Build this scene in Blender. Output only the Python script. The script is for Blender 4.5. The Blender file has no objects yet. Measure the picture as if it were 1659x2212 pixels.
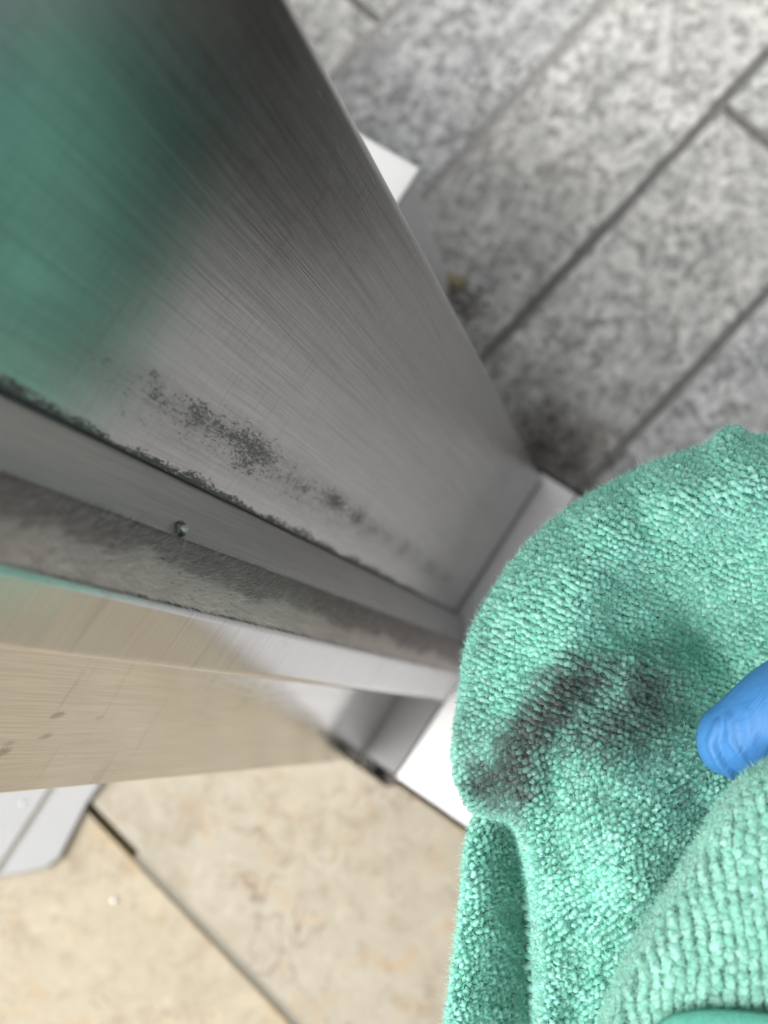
import bpy, bmesh, math, random
import numpy as np
from mathutils import Vector, Matrix
random.seed(7); rng = np.random.default_rng(11)
C = bpy.context.scene.collection
S = bpy.context.scene

# ------------------------------------------------------------------ camera
# The photo's vertical edges give the nadir, the paving joints the focal length.
F, CX, CY, H = 3324.0, 829.5, 1106.0, 0.80
_n = np.array([1495 - CX, -(1573 - CY), -F]); _n /= np.linalg.norm(_n)
def _ray(px, py): return np.array([px - CX, -(py - CY), -F])
def _pl(px, py, d):
    r = _ray(px, py); return r * d / (r @ _n)
_X = _pl(1174, 1043, H) - _pl(996, 1318, H); _X /= np.linalg.norm(_X)
_Z = -_n; _Y = np.cross(_Z, _X); R3 = np.array([_X, _Y, _Z])
def at(px, py, z=0.0):
    """point of the horizontal plane z seen at a point of the photograph"""
    p = R3 @ _pl(px, py, H - z); return np.array([p[0], p[1], p[2] + H])
def on_y(px, py, y):
    r = R3 @ _ray(px, py); p = r * (y / r[1]); return np.array([p[0], p[1], p[2] + H])

cam = bpy.data.cameras.new('camera'); co = bpy.data.objects.new('camera', cam); C.objects.link(co)
M = Matrix([list(R3[0]), list(R3[1]), list(R3[2])]).to_4x4(); M.translation = (0, 0, H); co.matrix_world = M
cam.sensor_fit = 'VERTICAL'; cam.sensor_height = 36; cam.lens = F / 2212 * 36
cam.clip_start = 0.01; cam.clip_end = 100
cam.dof.use_dof = True; cam.dof.focus_distance = 0.385; cam.dof.aperture_fstop = 12.7
S.camera = co
# ------------------------------------------------------------------ light
SUN_EL, SUN_AZ = math.radians(56), math.radians(-62)
w = bpy.data.worlds.new('World'); S.world = w; w.use_nodes = True
nt = w.node_tree
sky = nt.nodes.new('ShaderNodeTexSky'); sky.sky_type = 'NISHITA'; sky.sun_disc = False
sky.sun_elevation = SUN_EL; sky.sun_rotation = SUN_AZ
sky.air_density = 1.0; sky.dust_density = 7.0; sky.ozone_density = 1.0
bg = nt.nodes['Background']; bg.inputs[1].default_value = 0.15
hs = nt.nodes.new('ShaderNodeHueSaturation'); hs.inputs['Saturation'].default_value = .13     # grey overcast
nt.links.new(sky.outputs[0], hs.inputs['Color']); nt.links.new(hs.outputs[0], bg.inputs[0])
sl = bpy.data.lights.new('sun', 'SUN'); sl.energy = .85; sl.angle = math.radians(50); sl.color = (1, .975, .94)
so = bpy.data.objects.new('sun', sl); C.objects.link(so)
# direction to the sun: sky rotation is measured from +Y clockwise
sd = Vector((math.sin(SUN_AZ) * math.cos(SUN_EL), math.cos(SUN_AZ) * math.cos(SUN_EL), math.sin(SUN_EL)))
so.rotation_euler = sd.to_track_quat('Z', 'Y').to_euler()
S.view_settings.view_transform = 'Standard'; S.view_settings.look = 'None'
S.view_settings.exposure = 0.42; S.view_settings.gamma = 1.0

# ------------------------------------------------------------------ helpers
def tag(o, label=None, cat=None, group=None, kind=None):
    for k, v in (('label', label), ('category', cat), ('group', group), ('kind', kind)):
        if v: o[k] = v
    return o
def empty(name, loc=(0, 0, 0)):
    o = bpy.data.objects.new(name, None); C.objects.link(o); o.location = loc; o.empty_display_size = .02
    return o
def mesh_obj(name, verts, faces, mat, parent=None, smooth=False, attrs=None):
    me = bpy.data.meshes.new(name)
    me.from_pydata([tuple(v) for v in verts], [], faces); me.update()
    if attrs:
        for k, a in attrs.items():
            at_ = me.attributes.new(k, 'FLOAT', 'POINT'); at_.data.foreach_set('value', np.asarray(a, np.float32))
    if smooth: me.polygons.foreach_set('use_smooth', [True] * len(me.polygons))
    o = bpy.data.objects.new(name, me); C.objects.link(o)
    if mat: me.materials.append(mat)
    if parent is not None:
        o.parent = parent; o.matrix_parent_inverse = parent.matrix_basis.inverted()
    return o
def fast_mesh(name, V, T, mat, parent=None, smooth=True, attrs=None):
    """numpy triangles / quads straight into a mesh"""
    me = bpy.data.meshes.new(name); k = T.shape[1]
    me.vertices.add(len(V)); me.vertices.foreach_set('co', np.asarray(V, np.float32).ravel())
    me.loops.add(T.size); me.loops.foreach_set('vertex_index', T.astype(np.int32).ravel())
    me.polygons.add(len(T)); me.polygons.foreach_set('loop_start', np.arange(0, T.size, k, dtype=np.int32))
    me.polygons.foreach_set('loop_total', np.full(len(T), k, np.int32))
    me.polygons.foreach_set('use_smooth', np.full(len(T), smooth))
    me.update(calc_edges=True); me.validate()
    if attrs:
        for kk, a in attrs.items():
            at_ = me.attributes.new(kk, 'FLOAT', 'POINT'); at_.data.foreach_set('value', np.asarray(a, np.float32))
    o = bpy.data.objects.new(name, me); C.objects.link(o)
    if mat: me.materials.append(mat)
    if parent is not None:
        o.parent = parent; o.matrix_parent_inverse = parent.matrix_basis.inverted()
    return o
def prism(name, poly, z0, z1, mat, parent=None, bevel=0.0, segs=2):
    """vertical prism over a plan polygon (counter-clockwise)"""
    n = len(poly)
    V = [(x, y, z0) for x, y in poly] + [(x, y, z1) for x, y in poly]
    Fc = [tuple(range(n - 1, -1, -1)), tuple(range(n, 2 * n))] + [(i, (i + 1) % n, n + (i + 1) % n, n + i) for i in range(n)]
    o = mesh_obj(name, V, Fc, mat, parent)
    if bevel > 0:
        b = o.modifiers.new('bevel', 'BEVEL'); b.width = bevel; b.segments = segs; b.limit_method = 'ANGLE'; b.angle_limit = math.radians(25)
        b.harden_normals = True
        o.data.polygons.foreach_set('use_smooth', [True] * len(o.data.polygons))
    return o
def rect(x0, x1, y0, y1): return [(x0, y0), (x1, y0), (x1, y1), (x0, y1)]
def clip(poly, a, b, c):
    """keep the part with a*x + b*y >= c"""
    out = []
    for i in range(len(poly)):
        p, q = poly[i], poly[(i + 1) % len(poly)]
        dp, dq = a * p[0] + b * p[1] - c, a * q[0] + b * q[1] - c
        if dp >= 0: out.append(p)
        if dp * dq < 0:
            t = dp / (dp - dq); out.append((p[0] + t * (q[0] - p[0]), p[1] + t * (q[1] - p[1])))
    return out
def rough_edge(poly, step, amp):
    out = []
    for i in range(len(poly)):
        p, q = np.array(poly[i]), np.array(poly[(i + 1) % len(poly)])
        L = np.linalg.norm(q - p)
        if L < 1e-6: continue
        k = max(1, int(L / step)); nrm = np.array([-(q - p)[1], (q - p)[0]]) / L
        for j in range(k):
            t = j / k
            out.append(tuple(p + (q - p) * t + (nrm * random.uniform(-amp, amp) if j else 0)))
    return out

class NT:
    def __init__(s, name):
        s.m = bpy.data.materials.new(name); s.m.use_nodes = True; s.t = s.m.node_tree
        s.b = s.t.nodes['Principled BSDF']
        s.co = s.t.nodes.new('ShaderNodeTexCoord').outputs['Object']
    def link(s, a, b): s.t.links.new(a, b)
    def put(s, sock, v):
        if hasattr(v, 'is_output'): s.link(v, sock)
        else: sock.default_value = v
    def map(s, scale=(1, 1, 1), loc=(0, 0, 0), rot=(0, 0, 0)):
        n = s.t.nodes.new('ShaderNodeMapping'); s.link(s.co, n.inputs[0])
        n.inputs['Scale'].default_value = scale; n.inputs['Location'].default_value = loc; n.inputs['Rotation'].default_value = rot
        return n.outputs[0]
    def noise(s, scale, vec=None, detail=3, rough=.55, dist=0):
        n = s.t.nodes.new('ShaderNodeTexNoise'); s.link(vec or s.co, n.inputs['Vector'])
        n.inputs['Scale'].default_value = scale; n.inputs['Detail'].default_value = detail
        n.inputs['Roughness'].default_value = rough; n.inputs['Distortion'].default_value = dist
        return n.outputs['Fac']
    def voro(s, scale, vec=None, feature='F1', out='Distance'):
        n = s.t.nodes.new('ShaderNodeTexVoronoi'); s.link(vec or s.co, n.inputs['Vector']); n.feature = feature
        n.inputs['Scale'].default_value = scale
        return n.outputs[out]
    def ramp(s, v, a, b, lo=0.0, hi=1.0, smooth=True):
        n = s.t.nodes.new('ShaderNodeMapRange'); n.interpolation_type = 'SMOOTHSTEP' if smooth else 'LINEAR'
        s.put(n.inputs['Value'], v)
        for k, x in (('From Min', a), ('From Max', b), ('To Min', lo), ('To Max', hi)): n.inputs[k].default_value = x
        return n.outputs['Result']
    def math(s, op, a, b=0.0):
        n = s.t.nodes.new('ShaderNodeMath'); n.operation = op; s.put(n.inputs[0], a); s.put(n.inputs[1], b); return n.outputs[0]
    def mix(s, f, a, b, mode='MIX'):
        n = s.t.nodes.new('ShaderNodeMix'); n.data_type = 'RGBA'; n.blend_type = mode
        s.put(n.inputs['Factor'], f)
        for i, v in ((6, a), (7, b)):
            s.put(n.inputs[i], (*v, 1) if isinstance(v, tuple) and len(v) == 3 else v)
        return n.outputs[2]
    def attr(s, name):
        n = s.t.nodes.new('ShaderNodeAttribute'); n.attribute_name = name; return n.outputs['Fac']
    def bump(s, h, strength, dist, normal=None):
        n = s.t.nodes.new('ShaderNodeBump'); s.put(n.inputs['Height'], h)
        n.inputs['Strength'].default_value = strength; n.inputs['Distance'].default_value = dist
        if normal: s.link(normal, n.inputs['Normal'])
        return n.outputs[0]
    def translucent(s, col, fac):
        """let light through thin fibres"""
        tr = s.t.nodes.new('ShaderNodeBsdfTranslucent'); s.put(tr.inputs['Color'], col)
        mx = s.t.nodes.new('ShaderNodeMixShader'); mx.inputs[0].default_value = fac
        out = s.t.nodes['Material Output']
        s.link(s.b.outputs[0], mx.inputs[1]); s.link(tr.outputs[0], mx.inputs[2]); s.link(mx.outputs[0], out.inputs['Surface'])
    def set(s, **kw):
        for k, v in kw.items():
            k = k.replace('_', ' ')
            sock = s.b.inputs[k]
            if isinstance(v, tuple) and len(v) == 3 and k in ('Base Color', 'Sheen Tint', 'Specular Tint'): v = (*v, 1)
            s.put(sock, v)
        return s.m
def rgb(r, g, b):
    f = lambda c: ((c / 255 + .055) / 1.055) ** 2.4 if c > 10 else c / 255 / 12.92
    return (f(r), f(g), f(b))

# ------------------------------------------------------------------ materials
def stone_mat(name, tint, seed):
    n = NT(name)
    v = n.map(loc=(seed, seed * .7, 0))
    a = n.noise(150, v, 4, .65); b = n.noise(46, v, 3, .6, .4); c = n.noise(330, v, 2, .6); d = n.noise(9, v, 2)
    col = n.mix(n.ramp(a, .36, .62), tuple(x * .36 for x in tint), tuple(x * 1.08 for x in tint))
    col = n.mix(n.ramp(b, .40, .64, 0, .40), col, tuple(x * f for x, f in zip(tint, (.50, .51, .53))))
    col = n.mix(n.ramp(c, .58, .70, 0, .9), col, (.84, .84, .82))
    col = n.mix(n.ramp(n.noise(95, v, 3, .6), .56, .72, 0, .6), col, (.62, .62, .59))
    st = n.noise(1, n.map((24, 70, 40), loc=(seed, 3, 0), rot=(0, 0, math.radians(-38 + seed * 4))), 4, .65, .5)
    col = n.mix(n.ramp(st, .44, .66, 0, .42), col, tuple(x * f for x, f in zip(tint, (.40, .41, .42))))
    col = n.mix(n.ramp(n.noise(1, n.map((40, 110, 60), loc=(seed, 8, 0), rot=(0, 0, math.radians(-30))), 3, .6), .58, .72, 0, .5), col, (.70, .70, .68))
    col = n.mix(n.ramp(d, .45, .7, 0, .25), col, (.30, .28, .25))
    # sandy grit gathered at the foot of the frame
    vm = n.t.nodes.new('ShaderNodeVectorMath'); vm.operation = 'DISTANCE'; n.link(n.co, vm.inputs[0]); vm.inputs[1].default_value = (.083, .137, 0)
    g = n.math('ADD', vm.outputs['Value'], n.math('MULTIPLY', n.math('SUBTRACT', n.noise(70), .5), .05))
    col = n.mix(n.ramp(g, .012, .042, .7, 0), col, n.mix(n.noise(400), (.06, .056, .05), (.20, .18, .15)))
    # shade along the doorway, painted into the stone as a dirt-toned ramp
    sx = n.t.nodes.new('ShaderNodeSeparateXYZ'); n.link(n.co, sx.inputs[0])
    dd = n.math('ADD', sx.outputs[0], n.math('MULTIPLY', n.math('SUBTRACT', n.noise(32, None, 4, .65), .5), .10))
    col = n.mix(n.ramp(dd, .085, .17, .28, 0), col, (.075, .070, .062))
    h = n.math('ADD', n.math('MULTIPLY', a, .6), n.math('MULTIPLY', n.noise(60, v, 4), 1.0))
    return n.set(Base_Color=col, Roughness=.62, Normal=n.bump(h, .55, .004))
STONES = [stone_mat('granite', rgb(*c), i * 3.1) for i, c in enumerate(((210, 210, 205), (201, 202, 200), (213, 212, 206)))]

def beige_mat(name, base, seed, warm):
    n = NT(name); v = n.map(loc=(seed, seed * 1.7, 0))
    col = n.mix(n.ramp(n.noise(26, v, 4, .6), .35, .68), base, tuple(x * f for x, f in zip(base, (1.12, 1.14, 1.2))))
    col = n.mix(n.ramp(n.noise(38, v, 3, .6, .6), .54, .70, 0, warm), col, rgb(163, 130, 78))
    # thin wandering veins
    vein = n.math('ABSOLUTE', n.math('SUBTRACT', n.noise(24, v, 3, .6, .9), .5))
    brk = n.ramp(n.noise(11, v, 2), .46, .62)
    col = n.mix(n.math('MULTIPLY', n.ramp(vein, .0, .022, .8, 0), brk), col, rgb(98, 72, 46))
    vein2 = n.math('ABSOLUTE', n.math('SUBTRACT', n.noise(52, n.map(loc=(seed + 9, 2, 0)), 2, .5, 1.2), .5))
    col = n.mix(n.math('MULTIPLY', n.ramp(vein2, .0, .02, .65, 0), n.ramp(n.noise(17, v, 2), .5, .62)), col, rgb(108, 82, 54))
    pit = n.math('MULTIPLY', n.ramp(n.voro(135, v), .14, .24, 1, 0), n.ramp(n.noise(38, v, 2), .52, .62))
    col = n.mix(n.math('MULTIPLY', pit, .6), col, rgb(78, 75, 66))
    col = n.mix(n.ramp(n.noise(75, v, 3), .62, .74, 0, .4), col, rgb(186, 178, 158))
    col = n.mix(n.ramp(n.noise(330, v, 3, .7), .35, .65, 0, .22), col, tuple(x * .72 for x in base))
    col = n.mix(n.ramp(n.noise(14, v, 4, .65, .5), .5, .68, 0, .30), col, rgb(128, 117, 94))
    mt = n.noise(64, n.map(loc=(seed * 2, 1, 0)), 5, .7, .7)
    col = n.mix(n.ramp(mt, .53, .63, 0, .45), col, tuple(x * f for x, f in zip(base, (.66, .60, .48))))
    col = n.mix(n.ramp(mt, .36, .46, .5, 0), col, tuple(min(.9, x * 1.2) for x in base))
    return n, col
def beige_a():
    n, col = beige_mat('limestone_pale', rgb(151, 142, 122), 2.3, .5)
    return n.set(Base_Color=col, Roughness=.42, Normal=n.bump(n.noise(160, None, 3), .15, .001))
def beige_b():
    n, col = beige_mat('limestone_yellow', rgb(157, 145, 118), 5.9, .5)
    return n.set(Base_Color=col, Roughness=.42, Normal=n.bump(n.noise(160, None, 3), .15, .001))
BA, BB = beige_a(), beige_b()

def simple(name, col, rough=.6, metallic=0.0, var=.15, scale=60, bump=.0):
    n = NT(name)
    c = n.mix(n.noise(scale, None, 4), tuple(x * (1 - var) for x in col), tuple(min(1, x * (1 + var)) for x in col))
    kw = dict(Base_Color=c, Roughness=rough, Metallic=metallic)
    if bump: kw['Normal'] = n.bump(n.noise(scale * 3, None, 4), bump, .002)
    return n.set(**kw)
GROUND = simple('dark_soil', (.12, .115, .11), .95, 0, .5, 200, .5)
GROUT_DARK = simple('dirty_joint_sand', rgb(128, 127, 124), .95, 0, .4, 260, .6)
GROUT_PALE = simple('pale_joint_sand', rgb(158, 156, 152), .95, 0, .35, 260, .5)
GROUT_GREY = simple('grey_grout', rgb(138, 135, 124), .9, 0, .15, 120, .2)
BLACK = simple('gap_black', (.012, .012, .012), .8)

def brushed(name, base, rough, aniso, grain_axis, dirt=False, spots=False, gs=1.0, streak=.10, metal=1.0):
    """brushed metal: fine grooves run along grain_axis ('z' or 'x' of the frame)"""
    n = NT(name)
    sc = {'z': (2600 * gs, 2600 * gs, 26), 'x': (30, 30, 2400 * gs), 'y': (2200 * gs, 24, 2200)}[grain_axis]
    sc2 = {'z': (420, 420, 9), 'x': (12, 12, 420), 'y': (420, 8, 420)}[grain_axis]
    g = n.noise(1, n.map(sc), 2, .6); g2 = n.noise(1, n.map(sc2), 3, .6)
    col = n.mix(n.ramp(g, .3, .7), tuple(x * (1 - streak) for x in base), tuple(min(1, x * (1 + streak)) for x in base))
    col = n.mix(n.ramp(g2, .35, .7, 0, .25), col, tuple(x * .85 for x in base))
    r = n.math('ADD', rough, n.math('MULTIPLY', n.math('SUBTRACT', g2, .5), .12))
    met = metal
    if dirt:
        # scratches across the grain
        s1 = n.math('ABSOLUTE', n.math('SUBTRACT', n.noise(1, n.map((14, 14, 170), rot=(0, math.radians(4), 0)), 1, .5), .5))
        s1 = n.math('MULTIPLY', n.ramp(s1, 0, .006, 1, 0), n.ramp(n.noise(1, n.map((22, 22, 30), loc=(3, 1, 7)), 2), .56, .66))
        col = n.mix(n.math('MULTIPLY', s1, .65), col, tuple(x * .45 for x in base))
        s2 = n.math('MULTIPLY', n.ramp(n.voro(1, n.map((420, 420, 900), rot=(0, .3, 0))), .05, .10, 1, 0), n.ramp(n.noise(1, n.map((60, 60, 60), loc=(5, 5, 5)), 2), .60, .68))
        col = n.mix(n.math('MULTIPLY', s2, .8), col, (.85, .86, .84))
        # grime: soft patches times a fine broken speckle
        gr = n.attr('grime')
        sp = n.noise(1, n.map((1900, 1900, 420)), 3, .7); sp3 = n.noise(1, n.map((800, 800, 150), loc=(2, 2, 9)), 3, .7)
        sp2 = n.noise(1, n.map((260, 260, 60)), 4, .75)
        gm = n.math('ADD', n.math('MULTIPLY', n.math('SUBTRACT', sp, .5), 2.2), n.math('MULTIPLY', n.math('SUBTRACT', sp3, .5), 1.4))
        gm = n.math('ADD', gm, n.math('MULTIPLY', n.math('SUBTRACT', sp2, .5), 1.3))
        gm = n.ramp(n.math('ADD', gm, n.math('MULTIPLY', n.math('SUBTRACT', gr, .50), 1.5)), -.15, .55)
        gm = n.math('MULTIPLY', gm, n.ramp(gr, .02, .32))
        # cross-hatching left by wiping
        x1 = n.noise(1, n.map((60, 60, 1500), rot=(0, math.radians(7), 0)), 2, .5)
        col = n.mix(n.ramp(x1, .52, .70, 0, .55), col, tuple(x * .6 for x in base))
        g3 = n.noise(1, n.map((900, 900, 14)), 2, .6)
        col = n.mix(n.ramp(g3, .5, .72, 0, .5), col, tuple(x * .62 for x in base))
        wipe = n.noise(1, n.map((55, 55, 9), loc=(1, 4, 2)), 3, .6)
        r = n.math('ADD', r, n.math('MULTIPLY', n.math('SUBTRACT', wipe, .5), .16))
        col = n.mix(n.math('MULTIPLY', gm, .95), col, (.036, .036, .034))
        film = n.attr('film'); fm = n.math('MULTIPLY', film, n.ramp(sp2, .3, .7, .5, 1))
        col = n.mix(n.math('MULTIPLY', fm, .75), col, (.11, .107, .10))
        r = n.math('ADD', r, n.math('MULTIPLY', gm, .3))
        met = n.math('SUBTRACT', 1.0, n.math('MULTIPLY', gm, .9))
    if spots:
        gr = n.attr('grime')
        col = n.mix(n.math('MULTIPLY', n.ramp(n.math('MULTIPLY', gr, n.ramp(n.noise(900), .3, .7, .75, 1.2)), .3, .75), .5), col, (.13, .11, .09))
        col = n.mix(n.math('MULTIPLY', n.ramp(n.noise(1, n.map((22, 22, 130), loc=(4, 0, 3)), 3), .58, .75), .25), col, (.22, .20, .18))
    tg = n.t.nodes.new('ShaderNodeTangent'); tg.direction_type = 'RADIAL'; tg.axis = 'Z'
    n.link(tg.outputs[0], n.b.inputs['Tangent'])
    hb = n.math('ADD', g, n.math('MULTIPLY', g2, .5))
    return n.set(Base_Color=col, Roughness=r, Metallic=met, Anisotropic=aniso, Anisotropic_Rotation=0.0,
                 Normal=n.bump(hb, .11, .0006))
M_PANEL = brushed('brushed_steel_worn', (.45, .435, .425), .23, .5, 'z', dirt=True)
M_HOLDER = brushed('seal_holder_metal', (.46, .45, .44), .36, .4, 'z', gs=.6)
M_BAND = brushed('edge_strip_metal', (.58, .575, .575), .13, .3, 'x', spots=True)
M_SIDE = brushed('brushed_steel_clean', (.78, .77, .755), .11, .2, 'z', spots=True)
M_SILL = brushed('sill_aluminium', (.60, .59, .585), .36, .2, 'y', metal=.75)
M_CHAN = simple('channel_grey', rgb(128, 127, 126), .5, .3, .12, 90)

# ------------------------------------------------------------------ ground, paving, floor
Z_G = -.016
mesh_obj('ground', [(-30, -30, Z_G), (30, -30, Z_G), (30, 30, Z_G), (-30, 30, Z_G)], [(0, 1, 2, 3)], GROUND)['kind'] = 'structure'

pav = empty('pavement', (.4, .1, -.004)); tag(pav, kind='structure')
U = np.array([.983, -.183]); V_ = np.array([.183, .983]); SP, J = .0878, .0052
JX = {0: .2538, 1: .04, 2: -.02, 3: .17, -1: .02, -2: .27, -3: .1, 4: .33, 5: .05, -4: .3, -5: .0, -6: .2}
for k in range(-6, 6):
    v0, v1 = .125 + k * SP + J / 2, .125 + (k + 1) * SP - J / 2
    for q in range(-2, 3):
        u0, u1 = JX[k] + q * .45 + J / 2, JX[k] + (q + 1) * .45 - J / 2
        poly = [tuple(U * u + V_ * v) for u, v in ((u0, v0), (u1, v0), (u1, v1), (u0, v1))]
        poly = clip(poly, 1, 0, .0718)
        if len(poly) < 3: continue
        cx = sum(p[0] for p in poly) / len(poly)
        if cx > 1.15: continue
        zt = -.003 + random.uniform(-.0009, .0009)
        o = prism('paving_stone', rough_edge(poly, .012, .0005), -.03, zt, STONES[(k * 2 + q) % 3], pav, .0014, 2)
    v = .125 + k * SP
    pj = [tuple(U * u + V_ * (v + s)) for u, s in ((-.6, -J / 2 - .001), (1.2, -J / 2 - .001), (1.2, J / 2 + .001), (-.6, J / 2 + .001))]
    pj = clip(pj, 1, 0, .0725)
    pale = k in (2, 3, 4)
    prism('joint_filling', pj, -.015, -.0042 if pale else -.0056, GROUT_PALE if pale else GROUT_DARK, pav)
for k, u in JX.items():
    for q in (0, 1):
        v0, v1 = .125 + k * SP + J * .52, .125 + (k + 1) * SP - J * .52
        uu = u + q * .45
        pj = [tuple(U * (uu + s) + V_ * v) for s, v in ((-.0036, v0), (.0036, v0), (.0036, v1), (-.0036, v1))]
        if min(p[0] for p in pj) > .0725: prism('joint_filling', pj, -.015, -.0075, GROUT_DARK, pav)

flr = empty('floor', (-.3, .1, -.002)); tag(flr, kind='structure')
ja, jb = np.array([-.2138, .2452]), np.array([-.2395, .0883]); jd = (ja - jb) / np.linalg.norm(ja - jb); jn = np.array([jd[1], -jd[0]])  # points to +x
c0 = jn @ ja
GJ = .0046
for row in range(-2, 3):
    vc = jd @ ja - .42 + row * .6
    for side in (0, 1, 2):
        if side == 0:
            n0, n1 = c0 + GJ / 2, c0 + .6
        elif side == 1: n0, n1 = c0 - .6 + GJ / 2, c0 - GJ / 2
        else: n0, n1 = c0 - 1.2 + GJ / 2, c0 - .6 - GJ / 2
        poly = [tuple(jn * a + jd * b) for a, b in ((n0, vc + GJ / 2), (n1, vc + GJ / 2), (n1, vc + .6 - GJ / 2), (n0, vc + .6 - GJ / 2))]
        lo = clip(clip(poly, -1, 0, .1078), 0, -1, -.1125)         # along the sill
        hi = clip(clip(poly, -1, 0, .1122), 0, 1, .1125)           # behind it the joint is wider
        if len(lo) >= 3 and len(hi) >= 3 and side == 0:
            # one stone with a stepped edge
            xs = [p for p in clip(poly, -1, 0, .1078) ]
            full = []
            for i in range(len(xs)):
                p, q = xs[i], xs[(i + 1) % len(xs)]
                full.append(p)
                if abs(p[0] + .1078) < 1e-6 and abs(q[0] + .1078) < 1e-6 and p[1] < .113 < q[1]:
                    full += [(-.1078, .1105), (-.1118, .1140)]
                    q0 = q
            full = [(-.1118, p[1]) if (abs(p[0] + .1078) < 1e-6 and p[1] > .1141) else p for p in full]
            poly = full
        else:
            poly = clip(poly, -1, 0, .1078)
        if len(poly) < 3: continue
        o = prism('floor_tile', poly, -.03, -.0015 + (0 if side else .0004), BA if side == 0 else BB, flr, .0012, 2)
# grout: one joint is open (empty) for its first few centimetres
t_open = jd @ at(288, 1848)[:2]
def jstrip(n_c, t0, t1, z, mat):
    poly = [tuple(jn * a + jd * b) for a, b in ((n_c - GJ / 2 - .0004, t0), (n_c + GJ / 2 + .0004, t0), (n_c + GJ / 2 + .0004, t1), (n_c - GJ / 2 - .0004, t1))]
    prism('grout', poly, -.014, z, mat, flr)
jstrip(c0, -1.3, t_open, -.0034, GROUT_GREY)
jstrip(c0, t_open + .002, t_open + .10, -.0145 + .001, BLACK)
jstrip(c0, t_open + .12, 1.2, -.0034, GROUT_GREY)

# ------------------------------------------------------------------ sill
sill = empty('door_sill', (0, -.2, 0))
tag(sill, 'flat pale metal door sill between grey paving and beige tiles', 'door sill')
prism('sill_plate', rect(-.1053, .0697, -1.4, .1128), -.012, 0, M_SILL, sill, .0008)
prism('floor_channel', rect(-.1053, -.0600, .1136, .40), -.012, -.0022, M_CHAN, sill, .0006)
prism('edge_strip', rect(-.0596, .0697, .1136, .40), -.012, -.0004, M_SILL, sill, .0006)

# ------------------------------------------------------------------ door frame
fr = empty('door_frame', (0, .2, .003))
tag(fr, 'tall brushed metal door post with dirty brush seal down its face', 'door frame')
YP = .1325; TOP = 2.15; XA, XB = .0700, -.0165
# wide front panel: dense grid face (for the grime attribute) on a box with rounded outer corner
def panel():
    prof = []
    r = .0022
    xs = np.concatenate([np.linspace(XB, XA - r, 60)])
    for x in xs: prof.append((x, YP))
    for a in np.linspace(10, 90, 6): prof.append((XA - r + r * math.sin(math.radians(a)), YP + r - r * math.cos(math.radians(a))))
    prof += [(XA, .22), (XA, .2315), (XB, .2315)]
    zs = np.concatenate([np.linspace(.009, .66, 330), np.linspace(.70, TOP, 20)])
    P = np.array(prof); nP = len(P)
    Vv = np.array([(x, y, z) for z in zs for x, y in prof])
    T = []
    for i in range(len(zs) - 1):
        for j in range(nP):
            a, b = i * nP + j, i * nP + (j + 1) % nP
            T.append((a, b, b + nP, a + nP))
    # grime patches, from the photograph's smudges (x, z on the face)
    gr = np.zeros(len(Vv)); film = np.zeros(len(Vv))
    spots = [(165, 745, 25, .35), (225, 775, 30, .4), (330, 840, 55, .55), (430, 895, 50, .62), (470, 915, 40, .55), (545, 975, 62, .78), (520, 955, 55, .65), (560, 990, 40, .6), (640, 1010, 22, .45), (655, 1055, 30, .55),
             (720, 1085, 36, .75), (770, 1115, 30, .7), (805, 1140, 26, .62), (880, 1185, 34, .55), (925, 1225, 30, .6), (960, 1245, 28, .55), (265, 890, 14, .5), (305, 915, 14, .5), (350, 915, 10, .5), (600, 985, 40, .45), (660, 1110, 60, .3), (390, 950, 60, .25), (760, 1170, 55, .25)]
    for px, py, rr, a in spots:
        p = on_y(px, py, YP); q = on_y(px + rr * .62, py + rr * .62, YP)   # along the post
        d = max(.004, abs(p[2] - q[2]) * 1.5); wx = rr / F * (H - p[2]) * 1.0
        e = np.exp(-((Vv[:, 0] - p[0]) / wx) ** 2 - ((Vv[:, 2] - p[2]) / d) ** 2)
        gr = np.maximum(gr, a * e)
    # dirt ledge along the groove
    wv = .0028 + .0008 * np.sin(Vv[:, 2] * 61) + .0006 * np.sin(Vv[:, 2] * 173 + 1)
    wv = wv * np.clip((Vv[:, 2] - .06) / .12, .35, 1)
    gr = np.maximum(gr, .95 * np.clip(1 - (Vv[:, 0] - XB) / wv, 0, 1) ** .5 * (Vv[:, 0] < XB + .006))
    pz = np.array([on_y(px, py, YP) for px, py in ((150, 740), (340, 850), (530, 965), (660, 1050), (800, 1140), (960, 1245))])
    o_ = np.argsort(pz[:, 2]); cx_ = np.interp(Vv[:, 2], pz[o_, 2], pz[o_, 0])
    fz = np.interp(Vv[:, 2], [0, .10, .2, .45, .52, .6], [.3, .7, .75, .9, .5, 0])
    dx_ = Vv[:, 0] - cx_; film = np.exp(-(np.where(dx_ > 0, dx_ / .0045, dx_ / .009)) ** 2) * fz
    gr = np.maximum(gr, .55 * np.exp(-(np.where(dx_ > 0, dx_ / .004, dx_ / .008)) ** 2) * fz)
    k_ = Vv[:, 0] > .055; Vv[k_, 0] += (np.minimum(Vv[k_, 2], .7) * .0105 - .0018) * (Vv[k_, 0] - .055) / .015
    flag = Vv[:, 1] > YP + .004; gr[flag] = 0; film[flag] = 0
    return fast_mesh('front_panel', Vv, np.array(T), M_PANEL, fr, True, {'grime': gr, 'film': film})
o = panel()
prism('bottom_gap_shade', rect(XB, XA - .004, YP + .0008, .22), .0002, .0092, BLACK, fr)  # solid black block that paints in the shadow gap beneath the front panel
es = o.modifiers.new('split', 'EDGE_SPLIT'); es.split_angle = math.radians(35)
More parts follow.
